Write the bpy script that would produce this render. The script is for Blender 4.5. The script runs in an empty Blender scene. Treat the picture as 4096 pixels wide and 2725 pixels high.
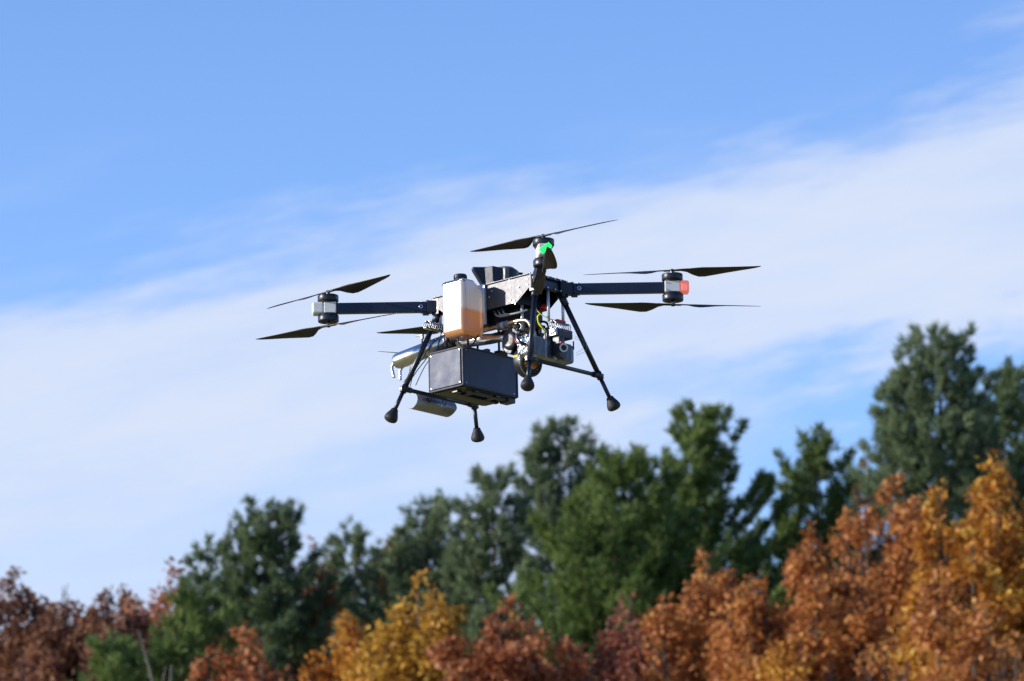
import bpy, bmesh, math, random
import numpy as np
from mathutils import Vector, Matrix
sc = bpy.context.scene
C = sc.collection
R = math.radians

# ------------------------------------------------------------------ camera
PITCH = 9.0
cd = bpy.data.cameras.new('camera'); cam = bpy.data.objects.new('camera', cd); C.objects.link(cam)
cam.location = (0, 0, 1.7); cam.rotation_euler = (R(90 + PITCH), 0, 0)
cd.lens = 200; cd.sensor_width = 36; cd.sensor_fit = 'HORIZONTAL'
cd.clip_start = .5; cd.clip_end = 12000
cd.dof.use_dof = True; cd.dof.focus_distance = 23.45; cd.dof.aperture_fstop = 8.0
sc.camera = cam

# ------------------------------------------------------------------ world: Nishita sky with a high cloud veil
SUN_EL, SUN_X, SUN_Y = 15.5, -.95, -.143
w = bpy.data.worlds.new('World'); sc.world = w; w.use_nodes = True
nt = w.node_tree; N = nt.nodes; L = nt.links
N.clear()
def nd(t, **k):
    n = N.new(t)
    for a, b in k.items(): setattr(n, a, b)
    return n
def mth(op, a, b=None, c=None, clamp=False):
    n = nd('ShaderNodeMath', operation=op, use_clamp=clamp)
    for i, v in enumerate((a, b, c)):
        if v is None: continue
        if isinstance(v, (int, float)): n.inputs[i].default_value = v
        else: L.new(v, n.inputs[i])
    return n.outputs[0]
def sstep(v, lo, hi, out0=0., out1=1.):
    n = nd('ShaderNodeMapRange', interpolation_type='SMOOTHSTEP')
    L.new(v, n.inputs[0])
    for i, x in enumerate((lo, hi, out0, out1)): n.inputs[i + 1].default_value = x
    return n.outputs[0]
out = nd('ShaderNodeOutputWorld'); bg = nd('ShaderNodeBackground'); bg.inputs[1].default_value = .12
L.new(bg.outputs[0], out.inputs[0])
sky = nd('ShaderNodeTexSky', sky_type='NISHITA')
sky.sun_disc = False; sky.sun_elevation = R(SUN_EL); sky.sun_rotation = math.atan2(SUN_X, SUN_Y)
sky.altitude = 300; sky.air_density = 1.0; sky.dust_density = .35; sky.ozone_density = 3.2
tc = nd('ShaderNodeTexCoord')
sep = nd('ShaderNodeSeparateXYZ'); L.new(tc.outputs['Generated'], sep.inputs[0])
dx, dz = sep.outputs[0], sep.outputs[2]
# streak axes: along the band (u) and across it (t)
slope = .21
t0 = mth('SUBTRACT', mth('SUBTRACT', dz, mth('MULTIPLY', dx, slope)), .1815)
u0 = mth('ADD', dx, mth('MULTIPLY', dz, slope))
def noise(su, st, scale, detail, rough, off=0.):
    cmb = nd('ShaderNodeCombineXYZ')
    L.new(mth('MULTIPLY', u0, su), cmb.inputs[0]); L.new(mth('MULTIPLY', t0, st), cmb.inputs[1]); cmb.inputs[2].default_value = off
    n = nd('ShaderNodeTexNoise'); n.inputs['Scale'].default_value = scale; n.inputs['Detail'].default_value = detail; n.inputs['Roughness'].default_value = rough
    L.new(cmb.outputs[0], n.inputs['Vector'])
    return n.outputs['Fac']
n1 = noise(10, 45, 1.0, 5, .55, 2.3)      # broad wisps
n2 = noise(24, 120, 1.0, 8, .66, 7.1)     # fine fibres
n3 = noise(14, 28, 1.0, 3, .5, 4.4)      # thin patches
tw = mth('ADD', t0, mth('ADD', mth('MULTIPLY', mth('SUBTRACT', n1, .5), .050), mth('MULTIPLY', mth('SUBTRACT', n2, .5), .024)))
upper = sstep(tw, .007, -.009)                                       # upper rim of the band
lowfade = sstep(mth('ADD', tw, mth('MULTIPLY', mth('SUBTRACT', n2, .5), .02)), -.034, -.054)                                    # below the band the veil thins
rightness = sstep(u0, .035, .085)
hole = mth('MULTIPLY', lowfade, mth('ADD', mth('MULTIPLY', rightness, .92), mth('MULTIPLY', sstep(n3, .35, .65), .35)), clamp=True)
veil = mth('MULTIPLY', upper, mth('SUBTRACT', 1., hole), clamp=True)
fibre = mth('MULTIPLY', veil, mth('ADD', .70, mth('MULTIPLY', sstep(mth('ADD', mth('MULTIPLY', n1, .65), mth('MULTIPLY', n2, .35)), .34, .62), .28)))
wisp = mth('MULTIPLY', sstep(n1, .52, .8), mth('MULTIPLY', sstep(tw, .06, .0), .34))
ahead = mth('MULTIPLY', sstep(mth('ABSOLUTE', dx), .55, .2), sstep(sep.outputs[1], .1, .5))     # the veil lies ahead, the rest of the sky is clear
mask = mth('MULTIPLY', mth('MAXIMUM', fibre, wisp), ahead, clamp=True)
hs = nd('ShaderNodeHueSaturation'); L.new(sky.outputs[0], hs.inputs['Color'])
hs.inputs['Saturation'].default_value = 1.0
wb = nd('ShaderNodeMix', data_type='RGBA', blend_type='MULTIPLY'); wb.inputs['Factor'].default_value = 1; L.new(hs.outputs[0], wb.inputs['A']); wb.inputs['B'].default_value = (.84, .91, 1.23, 1)   # camera white balance
mx = nd('ShaderNodeMix', data_type='RGBA'); L.new(mask, mx.inputs['Factor'])
dk = nd('ShaderNodeMix', data_type='RGBA', blend_type='MULTIPLY'); dk.inputs['Factor'].default_value = 1; L.new(wb.outputs['Result'], dk.inputs['A'])
L.new(sstep(dz, .12, .24, 1., .91), dk.inputs['B'])     # clear air deepens upward
L.new(dk.outputs['Result'], mx.inputs['A']); mx.inputs['B'].default_value = (3.38, 3.76, 4.6, 1)
L.new(mx.outputs['Result'], bg.inputs[0])

sd = bpy.data.lights.new('sun', 'SUN'); sun = bpy.data.objects.new('sun', sd); C.objects.link(sun)
sd.energy = 3.4; sd.angle = R(.53); sd.color = (1, .955, .88)
sv = Vector((SUN_X, SUN_Y, 0)).normalized() * math.cos(R(SUN_EL)); sv.z = math.sin(R(SUN_EL))
sun.rotation_euler = sv.to_track_quat('Z', 'Y').to_euler(); sun.location = (-40, -10, 30)

sc.view_settings.view_transform = 'Standard'; sc.view_settings.look = 'None'
sc.view_settings.gamma = 1; sc.view_settings.exposure = 0.8
sc.render.engine = 'CYCLES'
sc.cycles.max_bounces = 8; sc.cycles.transparent_max_bounces = 12
sc.cycles.use_denoising = True

# ------------------------------------------------------------------ materials
def mat(name, col, rough=.5, metal=0., spec=.5, var=.15, scale=30., rvar=.1, bump=0., coat=0.):
    m = bpy.data.materials.new(name); m.use_nodes = True
    t = m.node_tree; b = t.nodes['Principled BSDF']
    co = t.nodes.new('ShaderNodeTexCoord'); nz = t.nodes.new('ShaderNodeTexNoise')
    nz.inputs['Scale'].default_value = scale; nz.inputs['Detail'].default_value = 6
    t.links.new(co.outputs['Object'], nz.inputs['Vector'])
    r = t.nodes.new('ShaderNodeValToRGB')
    r.color_ramp.elements[0].position = .3; r.color_ramp.elements[1].position = .7
    r.color_ramp.elements[0].color = (*[c * (1 - var) for c in col], 1)
    r.color_ramp.elements[1].color = (*[min(1, c * (1 + var)) for c in col], 1)
    t.links.new(nz.outputs['Fac'], r.inputs[0]); t.links.new(r.outputs[0], b.inputs['Base Color'])
    mr = t.nodes.new('ShaderNodeMapRange'); t.links.new(nz.outputs['Fac'], mr.inputs[0])
    mr.inputs[1].default_value = .25; mr.inputs[2].default_value = .75
    mr.inputs[3].default_value = max(.02, rough - rvar); mr.inputs[4].default_value = min(1, rough + rvar)
    t.links.new(mr.outputs[0], b.inputs['Roughness'])
    b.inputs['Metallic'].default_value = metal; b.inputs['Specular IOR Level'].default_value = spec
    b.inputs['Coat Weight'].default_value = coat
    if bump:
        bp = t.nodes.new('ShaderNodeBump'); bp.inputs['Strength'].default_value = bump; bp.inputs['Distance'].default_value = .002
        t.links.new(nz.outputs['Fac'], bp.inputs['Height']); t.links.new(bp.outputs[0], b.inputs['Normal'])
    return m
M = {}
M['anodized'] = mat('anodized black aluminium', (.078, .076, .080), .49, 1., .5, .12, 60, .05)
M['black_metal'] = mat('black painted metal', (.010, .012, .022), .38, 0, .5, .2, 50, .08)  # blue of the skylight mixed into the black base colour
M['carbon'] = mat('carbon tube', (.008, .010, .020), .33, 0, .5, .2, 80, .06)  # bluish sky reflection put into the black of the tubes
M['arm_black'] = mat('matt black arm tube', (.006, .011, .034), .36, 0, .5, .15, 40, .05)  # navy cast from the sky painted into the black
M['rubber'] = mat('rubber', (.018, .018, .019), .62, 0, .4, .2, 90, .08, .15)
M['plastic_black'] = mat('black plastic', (.011, .013, .020), .45, 0, .5, .2, 50, .1)
M['blade'] = mat('propeller composite', (.020, .017, .015), .5, 0, .4, .15, 40, .08)
M['steel'] = mat('bright steel', (.62, .62, .63), .28, 1., .5, .08, 90, .1)
M['chrome'] = mat('polished muffler steel', (.70, .69, .66), .21, 1., .5, .05, 25, .04)
M['header'] = mat('heat tinted steel', (.64, .52, .37), .25, 1., .5, .2, 40, .1)
M['alu'] = mat('cast aluminium', (.33, .33, .33), .45, 1., .5, .12, 120, .12, .2)
M['foil'] = mat('crinkled foil', (.66, .66, .67), .16, 1., .5, .05, 160, .08, 1.)
M['rod'] = mat('pale aluminium rod', (.62, .65, .74), .38, .4, .5, .05, 60, .08)
M['box'] = mat('payload box panel', (.040, .052, .100), .56, 0, .5, .12, 18, .08)  # tinted bluer: skylight on the shaded faces put into the colour
M['box_edge'] = mat('payload box edge', (.030, .032, .040), .66, 0, .5, .12, 40, .08)
M['box_under'] = mat('payload box underside', (.10, .09, .06), .6, 0, .4, .3, 25, .1)  # yellowish light bounced off the grass, put into the colour
M['white_plastic'] = mat('milky plastic', (.72, .72, .66), .4, 0, .5, .05, 20, .1)
M['silicone'] = mat('grey silicone', (.40, .42, .48), .45, 0, .5, .06, 40, .1)
M['red'] = mat('red plastic', (.55, .02, .012), .4, 0, .5, .15, 40, .1)
M['orange'] = mat('orange plastic', (.70, .16, .03), .4, 0, .5, .15, 40, .1)
M['yellow'] = mat('yellow tube', (.75, .68, .02), .4, 0, .5, .08, 40, .1)
M['label'] = mat('yellow label', (.55, .45, .02), .5, 0, .5, .3, 200, .1)
M['copper'] = mat('copper windings', (.62, .24, .06), .35, 1., .5, .3, 250, .1)
M['hose'] = mat('braided hose', (.33, .33, .34), .45, .3, .5, .3, 300, .1)
M['wire'] = mat('black wire', (.012, .012, .012), .5, 0, .4, .1, 40, .1)
M['dome'] = mat('grey gloss dome', (.20, .21, .24), .2, 0, .6, .05, 30, .05, 0, .5)

def lens_mat(name, col, strength):
    m = mat(name, col, .35, 0, .5, .05, 30, .05)
    b = m.node_tree.nodes['Principled BSDF']
    b.inputs['Emission Color'].default_value = (*col, 1); b.inputs['Emission Strength'].default_value = strength
    return m
M['light_red'] = lens_mat('lit red lens', (.92, .22, .16), .28)
M['light_green'] = lens_mat('lit green lens', (.02, .85, .12), .8)

def translucent_mat(name, col, trans, see, rough, glossy, fill=None, level=0.):
    m = bpy.data.materials.new(name); m.use_nodes = True
    t = m.node_tree; t.nodes.clear(); n = t.nodes.new; l = t.links.new
    o = n('ShaderNodeOutputMaterial')
    co = n('ShaderNodeTexCoord'); nz = n('ShaderNodeTexNoise'); nz.inputs['Scale'].default_value = 14; l(co.outputs['Object'], nz.inputs['Vector'])
    rp = n('ShaderNodeValToRGB'); l(nz.outputs['Fac'], rp.inputs[0])
    rp.color_ramp.elements[0].color = (*[c * .92 for c in col], 1); rp.color_ramp.elements[1].color = (*col, 1)
    base = rp.outputs[0]
    if fill:                                             # liquid against the wall up to its level
        sp = n('ShaderNodeSeparateXYZ'); l(co.outputs['Object'], sp.inputs[0])
        mr = n('ShaderNodeMapRange'); mr.interpolation_type = 'SMOOTHSTEP'; l(sp.outputs[2], mr.inputs[0])
        mr.inputs[1].default_value = level + .010; mr.inputs[2].default_value = level - .010
        mf = n('ShaderNodeMix'); mf.data_type = 'RGBA'; l(mr.outputs[0], mf.inputs['Factor']); l(base, mf.inputs['A']); mf.inputs['B'].default_value = (*fill, 1)
        base = mf.outputs['Result']
    d = n('ShaderNodeBsdfDiffuse'); tr = n('ShaderNodeBsdfTranslucent'); tp = n('ShaderNodeBsdfTransparent'); g = n('ShaderNodeBsdfGlossy')
    l(base, d.inputs[0]); l(base, tr.inputs[0]); tp.inputs[0].default_value = (*col, 1); g.inputs['Roughness'].default_value = rough
    a = n('ShaderNodeMixShader'); a.inputs[0].default_value = trans; l(d.outputs[0], a.inputs[1]); l(tr.outputs[0], a.inputs[2])
    b = n('ShaderNodeMixShader'); b.inputs[0].default_value = see; l(a.outputs[0], b.inputs[1]); l(tp.outputs[0], b.inputs[2])
    lw = n('ShaderNodeFresnel'); lw.inputs[0].default_value = 1.45
    ml = n('ShaderNodeMath'); ml.operation = 'MULTIPLY'; ml.inputs[1].default_value = glossy; l(lw.outputs[0], ml.inputs[0])
    c = n('ShaderNodeMixShader'); l(ml.outputs[0], c.inputs[0]); l(b.outputs[0], c.inputs[1]); l(g.outputs[0], c.inputs[2])
    l(c.outputs[0], o.inputs[0])
    return m
M['tank'] = translucent_mat('milky fuel tank plastic', (1.0, .97, .92), .55, .05, .25, 2.6, (1.0, .48, .18), -.084)

# ------------------------------------------------------------------ mesh helpers
def frame(d):
    d = Vector(d).normalized()
    a = Vector((0, 0, 1)) if abs(d.z) < .9 else Vector((1, 0, 0))
    x = d.cross(a).normalized(); y = d.cross(x).normalized()
    return x, y, d
class MB:
    def __init__(s): s.v = []; s.f = []; s.sm = []
    def add(s, vs, fs, smooth=False):
        o = len(s.v); s.v += [tuple(v) for v in vs]; s.f += [[i + o for i in f] for f in fs]
        s.sm += ([smooth] * len(fs) if isinstance(smooth, bool) else smooth)
        return s
    def box(s, c, size, rot=None):
        c = Vector(c); h = Vector(size) / 2; vs = []
        for i in (-1, 1):
            for j in (-1, 1):
                for k in (-1, 1):
                    v = Vector((i * h.x, j * h.y, k * h.z))
                    if rot is not None: v = rot @ v
                    vs.append(c + v)
        return s.add(vs, [(0, 1, 3, 2), (4, 6, 7, 5), (0, 4, 5, 1), (2, 3, 7, 6), (0, 2, 6, 4), (1, 5, 7, 3)])
    def lathe(s, prof, p0, d, n=28):
        x, y, d = frame(d); p0 = Vector(p0); vs = []; fs = []; sm = []
        for (t, r) in prof:
            for i in range(n):
                a = 2 * math.pi * i / n
                vs.append(p0 + d * t + (x * math.cos(a) + y * math.sin(a)) * r)
        for j in range(len(prof) - 1):
            for i in range(n):
                k = (i + 1) % n
                fs.append((j * n + i, j * n + k, (j + 1) * n + k, (j + 1) * n + i)); sm.append(True)
        fs.append(tuple(range(n))); fs.append(tuple(range((len(prof) - 1) * n, len(prof) * n))); sm += [False, False]
        return s.add(vs, fs, sm)
    def cyl(s, p0, p1, r0, r1=None, n=24):
        r1 = r0 if r1 is None else r1; p0 = Vector(p0); d = Vector(p1) - p0
        return s.lathe([(0, r0), (d.length, r1)], p0, d, n)
    def tube(s, pts, r, n=10, sub=6):
        P = [Vector(p) for p in pts]
        if len(P) > 2 and sub > 1:                       # Catmull-Rom through the points
            Q = [P[0] * 2 - P[1]] + P + [P[-1] * 2 - P[-2]]; out = []
            for i in range(1, len(Q) - 2):
                for j in range(sub):
                    t = j / sub; a, b, c, d = Q[i - 1], Q[i], Q[i + 1], Q[i + 2]
                    out.append(.5 * ((2 * b) + (c - a) * t + (2 * a - 5 * b + 4 * c - d) * t * t + (3 * b - a - 3 * c + d) * t ** 3))
            P = out + [P[-1]]
        rs = r if isinstance(r, (list, tuple)) else [r] * len(P)
        if len(rs) != len(P): rs = [np.interp(i / (len(P) - 1), np.linspace(0, 1, len(rs)), rs) for i in range(len(P))]
        vs = []; fs = []; sm = []; x = None
        for i, p in enumerate(P):
            d = (P[min(i + 1, len(P) - 1)] - P[max(i - 1, 0)]).normalized()
            if x is None: x = frame(d)[0]
            x = (x - d * x.dot(d)).normalized(); y = d.cross(x)
            for k in range(n):
                a = 2 * math.pi * k / n; vs.append(p + (x * math.cos(a) + y * math.sin(a)) * rs[i])
        for i in range(len(P) - 1):
            for k in range(n):
                m = (k + 1) % n; fs.append((i * n + k, i * n + m, (i + 1) * n + m, (i + 1) * n + k)); sm.append(True)
        fs.append(tuple(range(n))); fs.append(tuple(range((len(P) - 1) * n, len(P) * n))); sm += [False, False]
        return s.add(vs, fs, sm)
    def prism(s, poly, ext):
        n = len(poly); e = Vector(ext); vs = [Vector(p) for p in poly] + [Vector(p) + e for p in poly]
        fs = [tuple(range(n)), tuple(range(n, 2 * n))] + [(i, (i + 1) % n, (i + 1) % n + n, i + n) for i in range(n)]
        return s.add(vs, fs)
    def build(s, name, material, parent=None, bevel=0, seg=2, smooth_bevel=False):
        me = bpy.data.meshes.new(name); me.from_pydata([tuple(v) for v in s.v], [], s.f); me.update()
        me.polygons.foreach_set('use_smooth', s.sm)
        bm = bmesh.new(); bm.from_mesh(me)
        bmesh.ops.recalc_face_normals(bm, faces=bm.faces)
        if bevel:
            ed = [e for e in bm.edges if len(e.link_faces) == 2 and e.calc_face_angle(0) > R(40)]
            bmesh.ops.bevel(bm, geom=ed, offset=bevel, segments=seg, affect='EDGES', profile=.5)
            if smooth_bevel:
                for f in bm.faces: f.smooth = True
        bm.to_mesh(me); bm.free()
        me.materials.append(material)
        o = bpy.data.objects.new(name, me); C.objects.link(o)
        if parent is not None: o.parent = parent
        return o
def tag(o, label=None, cat=None, group=None, kind=None):
    if label: o['label'] = label
    if cat: o['category'] = cat
    if group: o['group'] = group
    if kind: o['kind'] = kind
    return o
def copy_part(o, parent, mat4):
    c = o.copy(); C.objects.link(c); c.parent = parent; c.matrix_local = mat4 @ o.matrix_local
    return c

# ------------------------------------------------------------------ ground
def build_ground():
    n = 40; S = 5000
    vs = [(-S + 2 * S * i / n, -S + 2 * S * j / n, 0) for i in range(n + 1) for j in range(n + 1)]
    fs = [(i * (n + 1) + j, (i + 1) * (n + 1) + j, (i + 1) * (n + 1) + j + 1, i * (n + 1) + j + 1) for i in range(n) for j in range(n)]
    m = mat('dry autumn grass', (.30, .25, .09), .9, 0, .2, .25, .6, .05)
    tag(MB().add(vs, fs).build('ground', m), kind='structure')
build_ground()

# ------------------------------------------------------------------ trees
rng = np.random.default_rng(11)
def leaf_material(name, cols, trans=.35, rough=.55, spec=.25):
    m = bpy.data.materials.new(name); m.use_nodes = True
    t = m.node_tree; n = t.nodes.new; l = t.links.new
    b = t.nodes['Principled BSDF']; o = t.nodes['Material Output']
    g = n('ShaderNodeNewGeometry'); rp = n('ShaderNodeValToRGB')
    co = n('ShaderNodeTexCoord'); nz = n('ShaderNodeTexNoise'); nz.inputs['Scale'].default_value = .9; nz.inputs['Detail'].default_value = 3
    l(co.outputs['Object'], nz.inputs['Vector'])
    mr = n('ShaderNodeMapRange'); mr.inputs[1].default_value = .3; mr.inputs[2].default_value = .7; l(nz.outputs['Fac'], mr.inputs[0])
    mx = n('ShaderNodeMix'); mx.data_type = 'FLOAT'; mx.inputs[0].default_value = .5
    l(g.outputs['Random Per Island'], mx.inputs[2]); l(mr.outputs[0], mx.inputs[3]); l(mx.outputs[0], rp.inputs[0])
    e = rp.color_ramp.elements
    e[0].position = .15; e[0].color = (*cols[0], 1); e[1].position = .85; e[1].color = (*cols[-1], 1)
    for i, c in enumerate(cols[1:-1]):
        k = e.new(.15 + .7 * (i + 1) / (len(cols) - 1)); k.color = (*c, 1)
    l(rp.outputs[0], b.inputs['Base Color']); b.inputs['Roughness'].default_value = rough; b.inputs['Specular IOR Level'].default_value = spec
    tr = n('ShaderNodeBsdfTranslucent'); l(rp.outputs[0], tr.inputs[0])
    ms = n('ShaderNodeMixShader'); ms.inputs[0].default_value = trans
    l(b.outputs[0], ms.inputs[1]); l(tr.outputs[0], ms.inputs[2]); l(ms.outputs[0], o.inputs[0])
    return m
BARK = mat('grey brown bark', (.11, .085, .065), .9, 0, .2, .4, 6, .05)
PALE = mat('pale weathered wood', (.24, .22, .20), .8, 0, .2, .3, 6, .05)
PINE = {
 'blue': leaf_material('blue green needles', [(.075, .108, .052), (.155, .210, .100), (.270, .325, .165)], .4),
 'mid': leaf_material('green needles', [(.062, .100, .026), (.135, .200, .050), (.250, .310, .092)], .42),
 'dark': leaf_material('dark needles', [(.058, .092, .042), (.120, .176, .074), (.215, .270, .120)], .4)}
LEAF = {
 'maroon': leaf_material('maroon brown leaves', [(.100, .040, .024), (.190, .078, .042), (.300, .140, .080), (.340, .170, .060)]),
 'rust': leaf_material('rust leaves', [(.150, .042, .018), (.340, .105, .036), (.480, .190, .075), (.560, .280, .130)]),
 'darkrust': leaf_material('dark rust leaves', [(.110, .034, .024), (.240, .072, .040), (.360, .130, .075), (.420, .230, .140)]),
 'orange': leaf_material('orange leaves', [(.180, .064, .020), (.430, .155, .042), (.570, .240, .075), (.600, .330, .090)]),
 'tan': leaf_material('tan brown leaves', [(.150, .066, .028), (.350, .160, .060), (.520, .290, .130), (.560, .300, .050)]),
 'gold': leaf_material('gold and orange leaves', [(.260, .095, .022), (.520, .195, .034), (.600, .310, .045), (.640, .420, .080)]),
 'yellow': leaf_material('yellow leaves', [(.300, .150, .024), (.550, .295, .042), (.640, .400, .060), (.560, .245, .045)])}

def unit(a): return a / np.maximum(1e-9, np.linalg.norm(a, axis=1, keepdims=True))
def kites(P, D, Nn, ln, wd):
    """one small kite-shaped leaf per row: base P, direction D, side axis from D x Nn"""
    S = unit(np.cross(D, Nn)); ln = ln[:, None]; wd = wd[:, None]
    mid = P + D * ln * .45
    V = np.stack([P, mid + S * wd * .5, P + D * ln, mid - S * wd * .5], 1)
    return V.reshape(-1, 3)
def quads_object(name, V, material, parent):
    nq = len(V) // 4; me = bpy.data.meshes.new(name)
    me.vertices.add(nq * 4); me.vertices.foreach_set('co', V.astype(np.float32).ravel())
    me.loops.add(nq * 4); me.loops.foreach_set('vertex_index', np.arange(nq * 4, dtype=np.int32))
    me.polygons.add(nq); me.polygons.foreach_set('loop_start', np.arange(0, nq * 4, 4, dtype=np.int32)); me.polygons.foreach_set('loop_total', np.full(nq, 4, dtype=np.int32))
    me.update(calc_edges=True); me.materials.append(material)
    o = bpy.data.objects.new(name, me); C.objects.link(o); o.parent = parent
    return o
def tree_root(name, x, y, label, cat, group):
    o = bpy.data.objects.new(name, None); C.objects.link(o); o.location = (x, y, 0); o.empty_display_size = 1
    return tag(o, label, cat, group)

def pine(x, y, H, rw, kind, label, dens=1., leaders=1, name='white_pine', vis=11., extra=()):
    """tall pine: whorls of up-curving branches carrying plumes of needle tufts"""
    root = tree_root(name, x, y, label, 'pine tree', 'pine trees along the ridge')
    tr = MB(); tr.tube([(0, 0, -.3), (rng.normal(0, .08), rng.normal(0, .08), H * .5), (0, 0, H - .3)], [H * .013, H * .009, .02], 8, 8)
    tp = []; td = []
    zb = max(H * .25, H - vis * 1.6)
    nb = int((H - zb) * 6.2 * dens)
    tops = [(0., 0., 0.)]
    for k in range(leaders - 1):
        a = rng.uniform(0, 6.28); tops.append((math.cos(a) * rw * .55, math.sin(a) * rw * .55, -rng.uniform(.3, 1.2)))
    tops += list(extra)
    specs = []
    for i in range(nb):
        d = (H - zb) * ((i + .5) / nb) ** 1.05                         # depth below the tip
        L_ = (.38 + rw * 1.25 * (d / 4.2) ** .72) if d < 4.2 else rw * (1.53 + .13 * (d - 4.2))
        L_ = min(L_, rw * 2.4) * rng.choice([rng.uniform(.5, .85), rng.uniform(.85, 1.15)], p=[.45, .55])
        specs.append((0, 0, H - d, L_, i * 2.4 + rng.normal(0, .5), rng.uniform(.12, .5) + .55 * math.exp(-d / 1.6)))
    for (ox, oy, dzz) in tops[1:]:
        for i in range(int(22 * dens)):
            d = 3.2 * (i / 22); specs.append((ox, oy, H + dzz - d, .22 + .28 * d * rng.uniform(.5, 1.1), i * 2.4, rng.uniform(.3, .9)))
        tr.tube([(0, 0, H + dzz - 4.2), (ox * .8, oy * .8, H + dzz - 3.), (ox, oy, H + dzz - .2)], [.06, .04, .012], 6, 5)
    for (ox, oy, z, L_, az, el) in specs:
        dh = np.array([math.cos(az), math.sin(az), 0]); side = np.array([-dh[1], dh[0], 0]); cur = rng.uniform(.25, .70)
        def P(s): return np.array([ox, oy, z]) + dh * L_ * s * math.cos(el * .7) + np.array([0, 0, L_ * (math.sin(el) * s * .8 + cur * s * s)])
        tr.tube([P(0), P(.5), P(.95)], [.012 + .010 * L_, .010 + .005 * L_, .006], 5, 3)
        nt_ = max(5, int(L_ * 15 * dens))
        for k in range(nt_):
            s = 1 - (rng.uniform(0, 1) ** 1.3) * .78
            off = side * rng.normal(0, .14 * L_ * (1.25 - s) + .05) + np.array([0, 0, rng.normal(.03, .07)])
            tp.append(P(s) + off); td.append(dh * .45 + side * rng.normal(0, .25) + np.array([0, 0, rng.uniform(.5, 1.3)]))
    for k in range(9): tp.append(np.array([rng.normal(0, .05), rng.normal(0, .05), H - .1 * k])); td.append(np.array([rng.normal(0, .3), rng.normal(0, .3), 1.]))
    tp = np.array(tp); td = unit(np.array(td)); nper = 13
    nper = 20; n = len(tp) * nper
    Pq = np.repeat(tp, nper, 0) + rng.normal(0, .035, (n, 3))
    Dq = unit(np.repeat(td, nper, 0) + rng.normal(0, .42, (n, 3)))
    V = kites(Pq, Dq, unit(rng.normal(0, 1, (n, 3))), rng.uniform(.15, .33, n), rng.uniform(.020, .042, n))
    tr.build('trunk', BARK, root)
    quads_object('crown', V, PINE[kind], root)
    return root

def broadleaf(x, y, H, rw, kind, label, leaves=15000, spires=7, name='oak_tree', hang=0., bare=0., depth=6.5):
    """crown built from leaders: each a limb with clumps of single leaves widening downward"""
    root = tree_root(name, x, y, label, 'autumn tree', 'autumn trees in front of the pines')
    tr = MB(); fork = H * .42
    tr.tube([(0, 0, -.3), (rng.normal(0, .12), rng.normal(0, .12), H * .25), (0, 0, fork)], [H * .017, H * .013, H * .010], 9, 6)
    lead = [(0., 0., H)]
    for k in range(spires):
        a = k * 2.4 + rng.uniform(-.5, .5); r = rw * (.35 + .75 * math.sqrt((k + .5) / spires)) * rng.uniform(.85, 1.15)
        lead.append((r * math.cos(a), r * math.sin(a), H - .2 - 1.05 * (r / (rw * 1.1)) ** 1.8 * rng.uniform(.5, 1.4) * max(.7, rw)))
    cp = []; cr = []
    for (lx, ly, lz) in lead:
        tr.tube([(0, 0, fork - .2), (lx * .45, ly * .45, fork + (lz - fork) * .4), (lx * .95, ly * .95, lz - 1.5), (lx, ly, lz - .1)], [H * .007, .07, .035, .010], 6, 5)
        d = .08
        while d < depth:
            rad = min(.12 + .36 * d ** .8, min(1.1, rw * 1.15))
            for q in range(2 if d < .5 else 3 + int(3 * rad)):
                a = rng.uniform(0, 6.28); rr = rad * math.sqrt(rng.uniform(.15, 1)); c = np.array([lx + rr * math.cos(a), ly + rr * math.sin(a), lz - d + rng.normal(0, .08)])
                if rng.uniform() < bare: continue
                cp.append(c); cr.append(rng.uniform(.13, .30) * (.65 if d < .4 else 1))
                if rng.uniform() < .4: tr.tube([(lx * .97, ly * .97, c[2] - .35), tuple(c)], [.018, .007], 5, 1)
            d += .20 if d < 3 else .45
    cp = np.array(cp); cr = np.array(cr)
    keep = np.ones(len(cp), bool)                        # openings between the boughs
    for k in range(int(14 * rw)):
        v = cp[rng.integers(len(cp))] + rng.normal(0, .25, 3); keep &= np.linalg.norm((cp - v) * (1, 1, 1.25), axis=1) > rng.uniform(.30, .62)
    if keep.sum() > 40: cp = cp[keep]; cr = cr[keep]
    pr = cr ** 2 * rng.choice([.25, 1., 1.6], len(cr)); pr = pr / pr.sum(); idx = rng.choice(len(cp), leaves, p=pr)
    dirs = unit(rng.normal(0, 1, (leaves, 3))); Pq = cp[idx] + dirs * (cr[idx] * rng.uniform(.3, 1.05, leaves) ** .6)[:, None]
    Dq = unit(dirs * .6 + rng.normal(0, .6, (leaves, 3)) + np.array([0, 0, -hang]))
    Nq = unit(dirs * .5 + rng.normal(0, .5, (leaves, 3)) + np.array([0, 0, .6]))
    V = kites(Pq, Dq, Nq, rng.uniform(.09, .19, leaves), rng.uniform(.065, .125, leaves))
    tr.build('trunk', BARK, root)
    quads_object('crown', V, LEAF[kind], root)
    return root

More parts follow.
